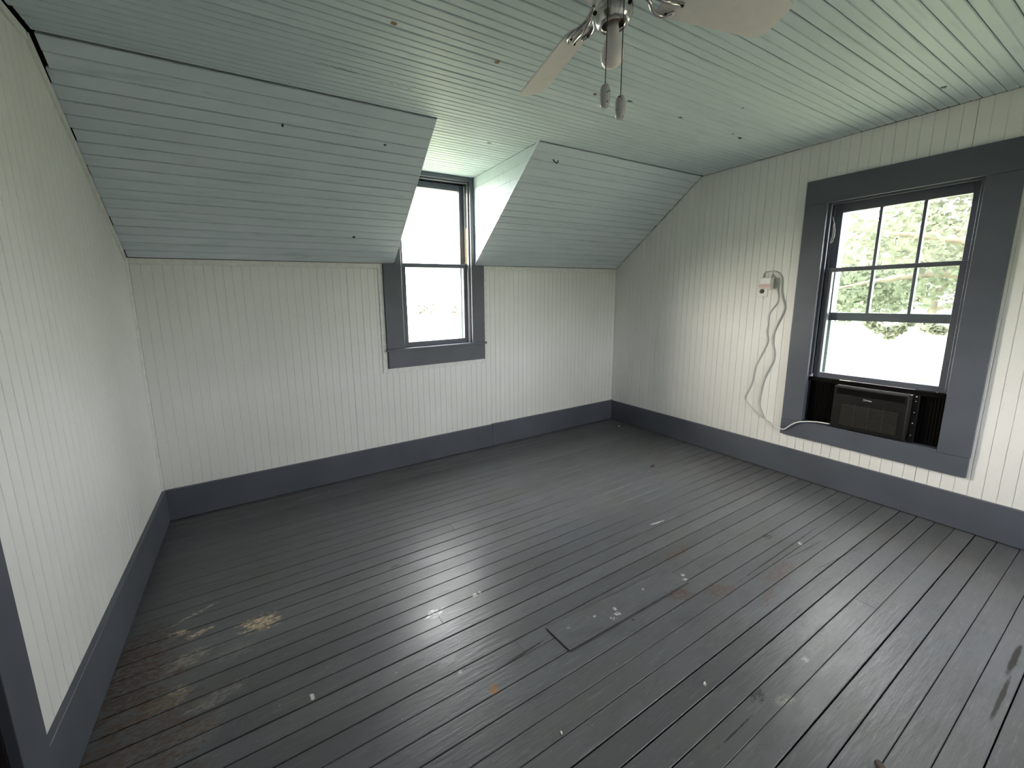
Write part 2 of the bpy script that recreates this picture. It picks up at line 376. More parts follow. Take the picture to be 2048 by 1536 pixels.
def bead_panel(parent, side, u0, u1, z0, top, holes, kinks=()):
    fn = FR[side]; mb = MB(); g = 0.0011; a0, a1 = u0 + g, u1 - g
    pts = {a0: 0.0, a1: 0.0}
    k = 1
    while u0 + k * 0.0508 < u1 - 0.008:
        c = u0 + k * 0.0508
        pts[c - 0.0026] = 0.0; pts[c - 0.0008] = -0.0028; pts[c + 0.0008] = -0.0028; pts[c + 0.0026] = 0.0; k += 1
    for c in list(kinks) + [h[0] for h in holes] + [h[1] for h in holes]:
        if a0 < c < a1 and all(abs(c - p) > 0.004 for p in pts): pts[c] = 0.0
    us = sorted(pts)
    for a, b in zip(us[:-1], us[1:]):
        for p, q in intervals(a, b, z0, top, holes):
            qa, qb = (top(a), top(b)) if q is None else (q, q)
            da, db = pts[a], pts[b]
            mb.quad(fn(a, p, da), fn(b, p, db), fn(b, qb, db), fn(a, qa, da))
    for u in (a0, a1):                                             # panel edges
        for p, q in intervals(u - 1e-4, u + 1e-4, z0, top, holes):
            qq = top(u) if q is None else q
            mb.quad(fn(u, p, 0), fn(u, qq, 0), fn(u, qq, -0.0118), fn(u, p, -0.0118))
    return mb.build('panel', M['panel'], parent)
def panels(parent, side, seams, z0, top, holes, kinks=()):
    for a, b in zip(seams[:-1], seams[1:]): bead_panel(parent, side, a, b, z0, top, holes, kinks)

def back_top(u): return H2 + 0.10 if XD0 - 0.16 < u < XD1 + 0.16 else H1 + 0.03
wb = struct(wall_body('wall_back', 'back', [-0.16, XD0 - 0.16, WIN1[0] - 0.02, WIN1[1] + 0.02, XD1 + 0.16, W + 0.16], back_top,
            [(WIN1[0] - 0.02, WIN1[1] + 0.02, WIN1[2] - 0.03, WIN1[3] + 0.02)]), 'low white beadboard knee wall below the sloped ceiling', 'wall')
panels(wb, 'back', [0.012, 1.230, 2.449, 3.668, W], 0.19, lambda u: H1, [(1.505, 2.375, 0.84, 3)])
wr = struct(wall_body('wall_right', 'right', [-0.16, 0, D, WIN2[0] - 0.02, WIN2[1] + 0.02, L - D, L, L + 0.16], gable_top,
            [(WIN2[0] - 0.02, WIN2[1] + 0.02, WIN2[2] - 0.02, WIN2[3] + 0.02)], extra=0.02), 'white beadboard gable wall holding the window with the air conditioner', 'wall')
panels(wr, 'right', [0.0, 1.106, 2.325, 3.544, L], 0.19, gable_top, [(WIN2[0] - 0.03, WIN2[1] + 0.03, WIN2[2] - 0.03, WIN2[3] + 0.03)], (D, L - D))
wl = struct(wall_body('wall_left', 'left', [-0.16, 0, D, DOOR[0] - 0.02, DOOR[1] + 0.02, L - D, L, L + 0.16], gable_top,
            [(DOOR[0] - 0.02, DOOR[1] + 0.02, -0.2, DOOR[3] + 0.02)], extra=0.02), 'white beadboard gable wall with the dark trimmed doorway', 'wall')
panels(wl, 'left', [0.0, 1.219, 2.438, 3.657, L], 0.19, gable_top, [(DOOR[0] - 0.03, DOOR[1] + 0.03, 0, DOOR[3] + 0.03)], (D, L - D))
ADDED_WIN = (2.60, 3.40, 0.60, 1.48)  # opening of the added fill window, out of view
wf = struct(wall_body('wall_front', 'front', [-0.16, ADDED_WIN[0] - 0.02, ADDED_WIN[1] + 0.02, W + 0.16], lambda u: H1 + 0.03, [(ADDED_WIN[0] - 0.02, ADDED_WIN[1] + 0.02, ADDED_WIN[2] - 0.02, ADDED_WIN[3] + 0.02)]), 'white beadboard knee wall behind the viewer', 'wall')
panels(wf, 'front', [0.0, 1.219, 2.438, 3.657, W], 0.19, lambda u: H1, [(ADDED_WIN[0] - 0.03, ADDED_WIN[1] + 0.03, ADDED_WIN[2] - 0.03, ADDED_WIN[3] + 0.03)])

# ------------------------------------------------------------------ floor
fl = struct(MB().box(-0.1, W + 0.1, -L - 0.1, 0.1, -0.12, -0.019).build('floor', M['void']), 'worn grey painted plank floor with dark gaps', 'floor')
def plank_mesh(x0, x1, y0, y1, zt, parent):
    c = 0.0014
    prof = [(y0, -0.0188), (y1, -0.0188), (y1, zt - c), (y1 - c, zt), (y0 + c, zt), (y0, zt - c)]
    return MB().extrude(prof, x0, x1, lambda t, p, q: (t, p, q)).build('plank', floor_mat(x0, x1, y0, y1), parent)
rf = random.Random(5)
y = -0.004; row = 0
while y > -L + 0.02:
    pitch = 0.0737 + rf.uniform(-0.0012, 0.0012); gap = rf.choice([0.0018, 0.0022, 0.0028, 0.0034, 0.0042])
    y0, y1 = max(y - pitch + gap, -L + 0.003), y
    cuts = [0.004, W - 0.004]
    if row % 4 == 1: cuts.insert(1, rf.uniform(0.9, W - 0.7))
    for a, b in zip(cuts[:-1], cuts[1:]):
        plank_mesh(a + 0.0006, b - 0.0006, y0, y1, rf.uniform(-0.0012, 0.0), fl)
    y -= pitch; row += 1

# ------------------------------------------------------------------ ceilings
def board_profile(p0, p1, bead, t=0.018, c=0.0028):
    """cross-section, q = 0 on the room face, q > 0 into the framing"""
    pr = [(p0, t), (p0, c), (p0 + c, 0)]
    if bead:
        m = (p0 + p1) / 2
        pr += [(m - 0.0034, 0), (m - 0.0014, 0.0036), (m + 0.0014, 0.0036), (m + 0.0034, 0)]
    pr += [(p1 - c, 0), (p1, c), (p1, t)]
    return pr
def ceiling_board(parent, fn, x0, x1, p0, p1, bead):
    ya, yb = fn(0, p0, 0)[1], fn(0, p1, 0)[1]
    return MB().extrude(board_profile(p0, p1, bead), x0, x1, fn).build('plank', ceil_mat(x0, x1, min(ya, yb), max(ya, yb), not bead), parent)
ce = MB()
ce.box(-0.1, W + 0.1, -L + D - 0.05, -D + 0.02, H2 + 0.0185, H2 + 0.10)
ce.box(XD0 - 0.12, XD1 + 0.12, -D, 0.16, H2 + 0.0185, H2 + 0.10)
ce = struct(ce.build('ceiling', M['void']), 'flat sea green beadboard ceiling with open black joints', 'ceiling')
seams = [-0.030, -0.107, -0.185, -0.262, -0.352, -0.428, -0.505, -0.578, -0.655, -0.732, -0.804, -0.878, -0.930, -1.004, -1.08, -1.156, -1.234, -1.310, -1.394, -1.470,
         -1.547, -1.624, -1.706, -1.788, -1.866, -1.944, -2.017, -2.099, -2.180, -2.256, -2.332]
while seams[-1] > -L + D - 0.02: seams.append(seams[-1] - 0.077)
seams.insert(0, 0.010)
WIDE = {-0.930: 0.0050, -1.310: 0.0045, -1.470: 0.0050, -1.156: 0.0030, -1.866: 0.0040, -2.017: 0.0035, -2.180: 0.004, -1.624: 0.003}
rc = random.Random(3)
flat = lambda t, p, q: (t, p, H2 + q)
for a, b in zip(seams[:-1], seams[1:]):
    ga = WIDE.get(round(a, 3), 0.0030) / 2; gb = WIDE.get(round(b, 3), 0.0030) / 2
    x0, x1 = (XD0, XD1) if b > -D - 0.02 else (0.004 + (0.018 if b > -1.05 else rc.uniform(0.002, 0.012)), W - rc.uniform(0.003, 0.010))
    o_ = rc.uniform(0, 0.0012)
    ceiling_board(ce, lambda t, p, q: (t, p, H2 + o_ + q), x0, x1, b + gb, a - ga, True)
SL = math.hypot(D, H2 - H1); cy, cz = -D / SL, (H2 - H1) / SL      # slope direction; outward normal = (0, cz, -cy)
def slope_pt(t, p, q): return (t, cy * p + cz * q, H1 + cz * p - cy * q)
def slope_pt2(t, p, q): x, yy, z = slope_pt(t, p, q); return (x, -L - yy, z)
for nm, fn, segs, lab in (('ceiling_slope', slope_pt, ((0.004, XD0), (XD1, W - 0.003)), 'sloped sea green board ceiling around the dormer'),
                          ('ceiling_slope', slope_pt2, ((0.004, W - 0.003),), 'sloped sea green board ceiling behind the viewer')):
    bk = MB()
    for (a, b) in segs:
        aa = a - 0.1 if a < 0.1 else a + 0.0185; bb = b + 0.1 if b > W - 0.1 else b - 0.0185
        bk.extrude([(-0.08, 0.0185), (SL + 0.06, 0.0185), (SL + 0.06, 0.10), (-0.08, 0.10)], aa, bb, fn)
    sl = struct(bk.build(nm, M['void']), lab, 'ceiling')
    n = 19; pw = SL / n
    for (a, b) in segs:
        for k in range(n):
            g = rc.choice([0.0012, 0.0016, 0.0022, 0.0030])
            oo = rc.uniform(0, 0.0012)
            e0 = a + (rc.uniform(0.002, 0.012) + (0.010 if k > 16 else 0) if a < 0.1 else 0); e1 = b - (rc.uniform(0.0, 0.006) if b > W - 0.1 else 0)
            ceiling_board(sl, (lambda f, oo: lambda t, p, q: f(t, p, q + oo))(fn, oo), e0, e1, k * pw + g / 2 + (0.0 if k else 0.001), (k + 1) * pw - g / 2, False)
# dormer cheeks: boards cut along the slope
for nm, xc, sg, lab in (('wall_dormer_left', XD0, -1, 'left cheek of the dormer, sea green boards'), ('wall_dormer_right', XD1, 1, 'right cheek of the dormer, bright sea green boards')):
    yz = lambda z: cy * (z - H1 + cy * 0.0185) / cz + cz * 0.0185      # just above the slope boards
    bk = MB(); o0, o1 = xc + sg * 0.0185, xc + sg * 0.12
    tri = [(0.16, H1 - 0.02), (0.16, H2 + 0.1), (-D, H2 + 0.1), (-D, H2 + 0.025), (0, H1 + 0.025)]
    bk.hexa([(o0, p, q) for p, q in tri], [(o1, p, q) for p, q in tri])
    wd = struct(bk.build(nm, M['void']), lab, 'wall')
    n = 9; pw = (H2 - H1) / n
    for k in range(n):
        z0, z1 = H1 + k * pw + 0.0006, H1 + (k + 1) * pw - 0.0006
        poly = [(0.010, z0), (yz(z0), z0), (yz(z1), z1), (0.010, z1)] if yz(z0) < 0.010 else [(0.010, H1 + 0.0115), (yz(z1), z1), (0.010, z1)]
        MB().hexa([(xc, p, q) for p, q in poly], [(xc + sg * 0.018, p, q) for p, q in poly]).build('plank', ceil_mat(9, 9, 9, 9), wd, bevel=0.0012)

# ------------------------------------------------------------------ baseboards and white trim
bb = struct(empty('baseboard_back', (W / 2, 0, 0)), 'slate blue baseboard along the knee wall', 'baseboard')
def bprof(h, t=0.020): return [(0, 0.006), (t, 0.006), (t, h - 0.0015), (t - 0.0015, h), (0, h)]
MB().extrude(bprof(B), 0.0, 2.4475, lambda t, p, q: (t, -p, q)).build('board', M['trim'], bb)
MB().extrude(bprof(B + 0.005, 0.022), 2.4485, W, lambda t, p, q: (t, -p, q)).build('board', M['trim'], bb)
struct(MB().extrude(bprof(B), 0.0205, L, lambda t, p, q: (W - p, -t, q)).build('baseboard_right', M['trim']), 'slate blue baseboard under the air conditioner window', 'baseboard')
struct(MB().extrude(bprof(B), 0.0205, 1.671, lambda t, p, q: (p, -t, q)).build('baseboard_left', M['trim']), 'slate blue baseboard on the doorway wall', 'baseboard')
struct(MB().extrude(bprof(B), 0.0205, W - 0.0205, lambda t, p, q: (t, -L + p, q)).build('baseboard_front', M['trim']), 'slate blue baseboard behind the viewer', 'baseboard')
tk = 0.006
def trim(i, x0, x1, z0, z1, lab): struct(MB().box(x0, x1, -tk, 0, z0, z1).build('trim_%d' % i, M['white'], bevel=0.001), lab, 'trim')
trim(1, 0.012, 1.461, 1.603, 1.6365, 'thin white trim strip along the knee wall top, left of the dormer')
trim(2, 2.420, W - 0.008, 1.603, 1.6365, 'thin white trim strip along the knee wall top, right of the dormer')
trim(3, 1.461, 1.497, 0.797, 1.6365, 'white trim strip left of the dormer window casing')
trim(4, 2.383, 2.419, 0.797, 1.6365, 'white trim strip right of the dormer window casing')
trim(5, 1.498, 2.382, 0.797, 0.832, 'white trim strip under the dormer window apron')
struct(MB().hexa([(0.0, -0.0, B), (0.012, 0, B), (0.012, -0.008, B), (0.004, -0.014, B), (0, -0.014, B)], [(0.0, -0.0, H1), (0.012, 0, H1), (0.012, -0.008, H1), (0.004, -0.014, H1), (0, -0.014, H1)]).build('trim_6', M['white']),
       'white corner moulding between knee wall and doorway wall', 'trim')
t7 = MB().extrude([(0.02, -0.004), (SL, -0.004), (SL, -0.034), (0.02, -0.034)], 0.0, 0.010, slope_pt)
struct(t7.build('trim_7', M['white'], bevel=0.001), 'white raking strip along the top of the doorway wall', 'trim')
struct(MB().box(0, 0.010, -L + D, -D - 0.02, H2 - 0.036, H2 - 0.008).build('trim_8', M['white'], bevel=0.001), 'white strip along the flat ceiling edge of the doorway wall', 'trim')

# ------------------------------------------------------------------ windows
def sash(parent, fn, u0, u1, z0, z1, d0, d1, g, mats, muntins=()):
    """fn(u, z, d): d > 0 outwards; g = glass (u0, u1, z0, z1)"""
    def bar(a, b, p, q, name, par, e0=d0, e1=d1, bev=0.0015):
        return MB().hexa([fn(a, p, e0), fn(b, p, e0), fn(b, q, e0), fn(a, q, e0)], [fn(a, p, e1), fn(b, p, e1), fn(b, q, e1), fn(a, q, e1)]).build(name, mats, par, bevel=bev)
    root = bar(u0, g[0], z0, z1, parent[1], parent[0])
    bar(g[1], u1, z0, z1, 'stile', root); bar(g[0], g[1], g[3], z1, 'rail', root); bar(g[0], g[1], z0, g[2], 'rail', root)
    for m in muntins: bar(m - 0.0075, m + 0.0075, g[2], g[3], 'muntin', root, d0 + 0.004, d1 - 0.004)
    dm = (d0 + d1) / 2; us = [g[0]] + [m for m in muntins] + [g[1]]
    for a, b in zip(us[:-1], us[1:]):
        aa, bb2 = a - 0.004, b + 0.004
        MB().hexa([fn(aa, g[2] - .004, dm - .0015), fn(bb2, g[2] - .004, dm - .0015), fn(bb2, g[3] + .004, dm - .0015), fn(aa, g[3] + .004, dm - .0015)],
                  [fn(aa, g[2] - .004, dm + .0015), fn(bb2, g[2] - .004, dm + .0015), fn(bb2, g[3] + .004, dm + .0015), fn(aa, g[3] + .004, dm + .0015)]).build('pane', M['glass'], root)
    return root
def slab(fn, a, b, p, q, d0, d1, name, mat, par, bev=0.0015):
    return MB().hexa([fn(a, p, d0), fn(b, p, d0), fn(b, q, d0), fn(a, q, d0)], [fn(a, p, d1), fn(b, p, d1), fn(b, q, d1), fn(a, q, d1)]).build(name, mat, par, bevel=bev)

# window 1: dormer
f1 = lambda u, z, d: (u, d, z)
w1 = struct(empty('window_1', (1.95, 0, 0.98)), 'tall narrow double-hung dormer window in slate casing', 'window')
T = M['trim']
slab(f1, 2.260, 2.382, 0.985, 1.6360, -0.020, 0.0, 'casing', T, w1); slab(f1, 1.498, 1.640, 0.985, 1.6360, -0.020, 0.0, 'casing', T, w1)
slab(f1, 2.260, XD1 - 0.001, 1.636, H2 - 0.001, -0.018, 0.0, 'casing', T, w1); slab(f1, XD0 + 0.001, 1.640, 1.636, H2 - 0.001, -0.018, 0.0, 'casing', T, w1)
slab(f1, 1.640, 2.260, WIN1[3], H2 - 0.001, -0.018, 0.0, 'head_casing', T, w1)
slab(f1, 1.489, 2.394, 0.968, 0.985, -0.034, 0.03, 'stool', T, w1); slab(f1, 1.505, 2.382, 0.833, 0.968, -0.020, 0.0, 'apron', T, w1)
for a, b in ((1.619, 1.640), (2.260, 2.281)): slab(f1, a, b, 0.95, WIN1[3] + 0.02, 0.0005, 0.17, 'jamb', T, w1)
slab(f1, 1.640, 2.260, WIN1[3], WIN1[3] + 0.02, 0.0005, 0.17, 'head_jamb', T, w1)
slab(f1, 1.640, 2.260, 0.95, 0.985, 0.031, 0.20, 'sill', M['green'], w1)
for a, b in ((1.640, 1.652), (2.248, 2.260)):
    slab(f1, a, b, 0.986, WIN1[3], 0.004, 0.026, 'stop', T, w1); slab(f1, a, b, 1.66, WIN1[3] - 0.012, 0.064, 0.074, 'parting_bead', M['white'], w1)
slab(f1, 1.652, 2.248, WIN1[3] - 0.012, WIN1[3], 0.004, 0.026, 'stop', T, w1)
slab(f1, 2.257, 2.2598, 1.655, 1.95, 0.027, 0.063, 'bare_track', M['bare'], w1, 0); slab(f1, 1.6402, 1.643, 1.655, 1.95, 0.027, 0.063, 'bare_track', M['bare'], w1, 0)
for a, b in ((1.640, 1.672), (2.222, 2.260)): slab(f1, a, b, 0.986, WIN1[3], 0.114, 0.168, 'blind_stop', M['green'], w1)
slab(f1, 1.672, 2.222, WIN1[3] - 0.03, WIN1[3], 0.114, 0.168, 'blind_stop', M['green'], w1)
sash((w1, 'upper_sash'), f1, 1.643, 2.2575, 1.622, 2.290, 0.075, 0.112, (1.690, 2.205, 1.655, 2.243), T)
sash((w1, 'lower_sash'), f1, 1.653, 2.2470, 0.986, 1.650, 0.028, 0.063, (1.693, 2.207, 1.026, 1.619), T)

# window 2: gable, with the raised lower sash resting on the air conditioner
f2 = lambda u, z, d: (W + d, -u, z)
w2 = struct(empty('window_2', (W, -2.07, 0.44)), 'double-hung window with a three-pane upper sash above the air conditioner', 'window')
slab(f2, 1.622, 1.745, 0.428, 1.940, -0.022, 0.0, 'casing', T, w2); slab(f2, 2.395, 2.518, 0.428, 1.940, -0.022, 0.0, 'casing', T, w2)
slab(f2, 1.622, 2.520, 1.941, 2.098, -0.024, 0.0, 'head_casing', T, w2); slab(f2, 1.620, 2.516, 0.312, 0.4265, -0.022, 0.0, 'apron', T, w2)
slab(f2, 1.7455, 2.3945, 0.424, 0.440, -0.020, 0.06, 'stool', T, w2)
for a, b in ((1.725, 1.745), (2.395, 2.415)): slab(f2, a, b, 0.42, WIN2[3] + 0.02, 0.0005, 0.17, 'jamb', T, w2)
slab(f2, 1.745, 2.395, WIN2[3], WIN2[3] + 0.02, 0.0005, 0.17, 'head_jamb', T, w2)
slab(f2, 1.745, 2.395, 0.41, 0.440, 0.061, 0.20, 'sill', M['green'], w2)
for a, b in ((1.745, 1.760), (2.380, 2.395)):
    slab(f2, a, b, 0.780, WIN2[3], 0.004, 0.014, 'stop', T, w2); slab(f2, a + .002, b - .002, 0.780, WIN2[3], 0.016, 0.022, 'stop_bead', T, w2)
    slab(f2, a, b, 0.780, WIN2[3] - 0.012, 0.062, 0.070, 'parting_bead', T, w2)
slab(f2, 1.760, 2.380, WIN2[3] - 0.014, WIN2[3], 0.004, 0.014, 'stop', T, w2); slab(f2, 1.760, 2.380, WIN2[3] - 0.011, WIN2[3], 0.016, 0.022, 'stop_bead', T, w2)
for a, b in ((1.745, 1.795), (2.345, 2.395)): slab(f2, a, b, 0.44, WIN2[3], 0.116, 0.168, 'blind_stop', M['green'], w2)
sash((w2, 'upper_sash'), f2, 1.748, 2.392, 1.163, 1.938, 0.072, 0.112, (1.800, 2.345, 1.217, 1.876), T, (1.984, 2.172))
sash((w2, 'lower_sash'), f2, 1.761, 2.379, 0.766, 1.516, 0.026, 0.060, (1.797, 2.350, 0.802, 1.489), T)

# window 3: unseen sash pair added to the rear knee wall to brighten the room
f4 = lambda u, z, d: (u, -L - d, z)
w3 = struct(empty('added_window', (3.0, -L, 0.5)), 'added unseen pair of low narrow windows in the knee wall behind the viewer', 'window')
slab(f4, ADDED_WIN[0] - .11, ADDED_WIN[0], ADDED_WIN[2], ADDED_WIN[3], -0.02, 0, 'casing', T, w3); slab(f4, ADDED_WIN[1], ADDED_WIN[1] + .11, ADDED_WIN[2], ADDED_WIN[3], -0.02, 0, 'casing', T, w3)
slab(f4, ADDED_WIN[0] - .11, ADDED_WIN[1] + .11, ADDED_WIN[3], ADDED_WIN[3] + .11, -0.02, 0, 'head_casing', T, w3); slab(f4, ADDED_WIN[0] - .11, ADDED_WIN[1] + .11, ADDED_WIN[2] - .11, ADDED_WIN[2], -0.02, 0, 'apron', T, w3)
for a, b in ((ADDED_WIN[0] - .02, ADDED_WIN[0]), (2.98, 3.02), (ADDED_WIN[1], ADDED_WIN[1] + .02)): slab(f4, a, b, ADDED_WIN[2], ADDED_WIN[3], 0.0005, 0.17, 'jamb', T, w3)
for p, q in ((ADDED_WIN[2] - .02, ADDED_WIN[2]), (ADDED_WIN[3], ADDED_WIN[3] + .02)): slab(f4, ADDED_WIN[0] - .02, ADDED_WIN[1] + .02, p, q, 0.0005, 0.17, 'sill' if p < 1 else 'head_jamb', T, w3)
for a, b in ((ADDED_WIN[0], 2.98), (3.02, ADDED_WIN[1])): sash((w3, 'sash'), f4, a, b, ADDED_WIN[2], ADDED_WIN[3], 0.05, 0.085, (a + .045, b - .045, ADDED_WIN[2] + .05, ADDED_WIN[3] - .045), T)

# door on the left wall
d1 = struct(empty('door_1', (0, -2.15, 0)), 'dark door in slate casing at the left edge', 'door')
f3 = lambda u, z, d: (-d, -u, z)
slab(f3, 1.672, 1.782, 0.004, 2.03, -0.022, 0.0, 'casing', T, d1); slab(f3, 2.55, 2.66, 0.004, 2.03, -0.022, 0.0, 'casing', T, d1)
slab(f3, 1.672, 2.66, 2.03, 2.14, -0.023, 0.0, 'head_casing', T, d1)
for a, b in ((1.764, 1.782), (2.55, 2.568)): slab(f3, a, b, 0.0, 2.05, 0.0005, 0.15, 'jamb', M['door'], d1)
slab(f3, 1.782, 2.55, 2.03, 2.048, 0.0005, 0.15, 'head_jamb', M['door'], d1)
lf = slab(f3, 1.784, 2.548, 0.006, 2.028, 0.050, 0.088, 'door_leaf', M['door'], d1)
for (a, b, p, q) in ((1.88, 2.12, 0.25, 0.85), (2.19, 2.45, 0.25, 0.85), (1.88, 2.12, 1.0, 1.88), (2.19, 2.45, 1.0, 1.88)): slab(f3, a, b, p, q, 0.045, 0.050, 'raised_panel', M['door'], lf)
MB().lathe([(0.012, 0), (0.012, 0.03), (0.027, 0.04), (0.03, 0.055), (0.02, 0.068), (0.001, 0.07)], (-0.05, -1.85, 0.95), 16, axis='X').build('door_knob', M['knob'], lf)

# ------------------------------------------------------------------ ceiling fan
HX, HY = 1.560, -2.114
fan = tag(empty('ceiling_fan', (HX, HY, H2)), 'white four-blade ceiling fan with a bare bulb and pull chains', 'ceiling fan')
MB().lathe([(0.001, 0), (0.075, 0), (0.078, -0.02), (0.060, -0.045), (0.001, -0.046)], (HX, HY, H2), 32).build('canopy', M['fan'], fan)
MB().lathe([(0.001, -0.045), (0.095, -0.048), (0.105, -0.065), (0.105, -0.105), (0.085, -0.128), (0.001, -0.130)], (HX, HY, H2), 40).build('motor_housing', M['fan'], fan)
MB().lathe([(0.001, 0), (0.047, 0), (0.047, -0.045), (0.042, -0.060), (0.001, -0.060)], (HX, HY, H2 - 0.130), 32).build('switch_housing', M['chrome'], fan)
fit = MB().lathe([(0.030, 0.0), (0.044, -0.006), (0.052, -0.018), (0.051, -0.034), (0.043, -0.050), (0.034, -0.058), (0.028, -0.052), (0.036, -0.030), (0.030, -0.008)], (HX, HY, 2.160), 32).build('light_fitter', M['chrome'], fan)
for k in range(3):
    a = 0.6 + k * 2.094
    MB().ball((HX + 0.053 * math.cos(a), HY + 0.053 * math.sin(a), 2.135), 0.006, 8, 6).build('thumb_screw', M['chain'], fit)
MB().lathe([(0.001, 0.0), (0.019, 0.0), (0.020, -0.010), (0.016, -0.016), (0.001, -0.016)], (HX, HY, 2.128), 24).build('socket', M['ring'], fan)
MB().lathe([(0.001, 0.0), (0.0150, 0.0), (0.0155, -0.018), (0.0178, -0.034), (0.0240, -0.052), (0.0295, -0.068), (0.0312, -0.082), (0.0290, -0.096), (0.0220, -0.107), (0.0115, -0.113), (0.001, -0.1145)],
           (HX, HY, 2.113), 32).build('bulb', M['bulb'], fan)
BZ, PSI, PIT, BR, BWd = 2.196, math.radians(75.65), math.radians(-15.0), 0.578, 0.0615
for k in range(4):
    a = PSI + k * math.pi / 2
    u = Vector((math.cos(a), math.sin(a), 0)); v = Vector((-math.sin(a), math.cos(a), 0)); c0 = Vector((HX, HY, BZ)); n_ = Vector((0, 0, 1))
    vv = v * math.cos(PIT) + n_ * math.sin(PIT); nn = u.cross(vv)
    w0, w1_ = BWd * 0.80, BWd
    out = [(0.165, -w0 * 0.75), (0.19, -w0), (BR - 0.035, -w1_), (BR - 0.010, -w1_ * 0.86), (BR, -w1_ * 0.55), (BR, w1_ * 0.55), (BR - 0.010, w1_ * 0.86), (BR - 0.035, w1_), (0.19, w0), (0.165, w0 * 0.75)]
    pt = lambda r, s, h: tuple(c0 + u * r + vv * s + nn * h)
    bl = MB().hexa([pt(r, s, -0.003) for r, s in out], [pt(r, s, 0.003) for r, s in out]).build('blade', M['fan'], fan, bevel=0.001)
    ir = MB()
    for s in (-1, 1):
        cv = catmull([pt(0.085, s * 0.008, 0.012), pt(0.12, s * 0.012, -0.002), pt(0.15, s * 0.032, -0.010), pt(0.185, s * 0.040, -0.009), pt(0.215, s * 0.026, -0.007)], 5)
        ir.tube(cv, 0.006, 8)
    ir.tube([pt(0.10, 0, 0.006), pt(0.16, 0, -0.009), pt(0.225, 0, -0.008)], 0.0055, 8)
    ir.build('blade_iron', M['chrome'], bl)
    for (r, s) in ((0.19, -0.03), (0.19, 0.03), (0.222, 0)): MB().ball(pt(r, s, -0.013), 0.004, 8, 4).build('screw', M['chain'], bl)
def pull_chain(x, y, ztop, zpull):
    ch = MB(); z = ztop
    while z > zpull: ch.ball((x, y, z), 0.0018, 6, 4); z -= 0.0042
    ch.tube([(x, y, ztop), (x, y, zpull)], 0.0006, 5)
    o = ch.build('pull_chain', M['chain'], fan)
    MB().lathe([(0.001, 0.0), (0.0075, -0.001), (0.0118, -0.008), (0.0140, -0.021), (0.0140, -0.034), (0.0122, -0.047), (0.0095, -0.056), (0.001, -0.057)], (x, y, zpull), 20).build('pull_knob', M['pull'], o)
pull_chain(1.4985, -2.150, 2.175, 1.928)
pull_chain(1.5330, -2.173, 2.150, 1.898)

# hook left in the slope beside the dormer
hk = catmull([(2.478, -0.790, 2.276), (2.478, -0.800, 2.262), (2.492, -0.806, 2.252), (2.506, -0.806, 2.258), (2.506, -0.804, 2.270)], 5)
tag(MB().tube(hk, 0.0035, 8).build('ceiling_hook', M['recept']), 'small dark screw hook in the slope right of the dormer', 'hook')

# ------------------------------------------------------------------ air conditioner
ac = tag(empty('air_conditioner', (W, -2.08, 0.44)), 'black window air conditioner wedged under the raised sash', 'air conditioner')
def acs(a, b, p, q, d0, d1, name, mat, par=None, bev=0.002): return slab(f2, a, b, p, q, d0, d1, name, mat, par or ac, bev)
acs(1.906, 2.258, 0.4405, 0.7345, -0.010, 0.32, 'body', M['black'], None, 0.004)
fr = acs(1.906, 2.258, 0.448, 0.733, -0.034, -0.0105, 'front_panel', M['black'], None, 0.006)
acs(1.922, 2.240, 0.684, 0.722, -0.0365, -0.034, 'control_strip', M['blackd'], fr, 0.001)
for k in range(13):
    zz = 0.478 + k * 0.0112
    acs(1.955, 2.222, zz, zz + 0.0055, -0.039, -0.0345, 'louver', M['grille'], fr, 0.0008)
for uu in (2.02, 2.088, 2.155): acs(uu, uu + 0.003, 0.474, 0.628, -0.0385, -0.0345, 'louver_rib', M['grille'], fr, 0.0005)
acs(1.9065, 2.2575, 0.7335, 0.737, -0.036, -0.030, 'top_edge', M['grille'], fr, 0.0008)
tc = bpy.data.curves.new('logo', 'FONT'); tc.body = 'Midea'; tc.size = 0.0125; tc.extrude = 0.0004; tc.align_x = 'LEFT'
to = bpy.data.objects.new('logo', tc); COL.objects.link(to); bpy.context.view_layer.update()
tm = bpy.data.meshes.new_from_object(to.evaluated_get(bpy.context.evaluated_depsgraph_get()))
bpy.data.objects.remove(to)
tm.materials.clear(); tm.materials.append(M['logo'])
tm.transform(Matrix(((0, 0, -1, W - 0.0348), (-1, 0, 0, -2.068), (0, 1, 0, 0.6605), (0, 0, 0, 1))))
lo = bpy.data.objects.new('logo', tm); COL.objects.link(lo); lo.parent = fr; lo.matrix_parent_inverse = Matrix.Translation(fr.location).inverted()
lo['label'] = 'small silver maker logo'
sw = [(W - 0.0352, -2.061 + 0.0058 * math.cos(t), 0.665 + 0.0058 * math.sin(t)) for t in [math.radians(40 + 14 * k) for k in range(21)]]
MB().tube(sw, 0.0008, 5).build('logo_ring', M['logo'], fr)
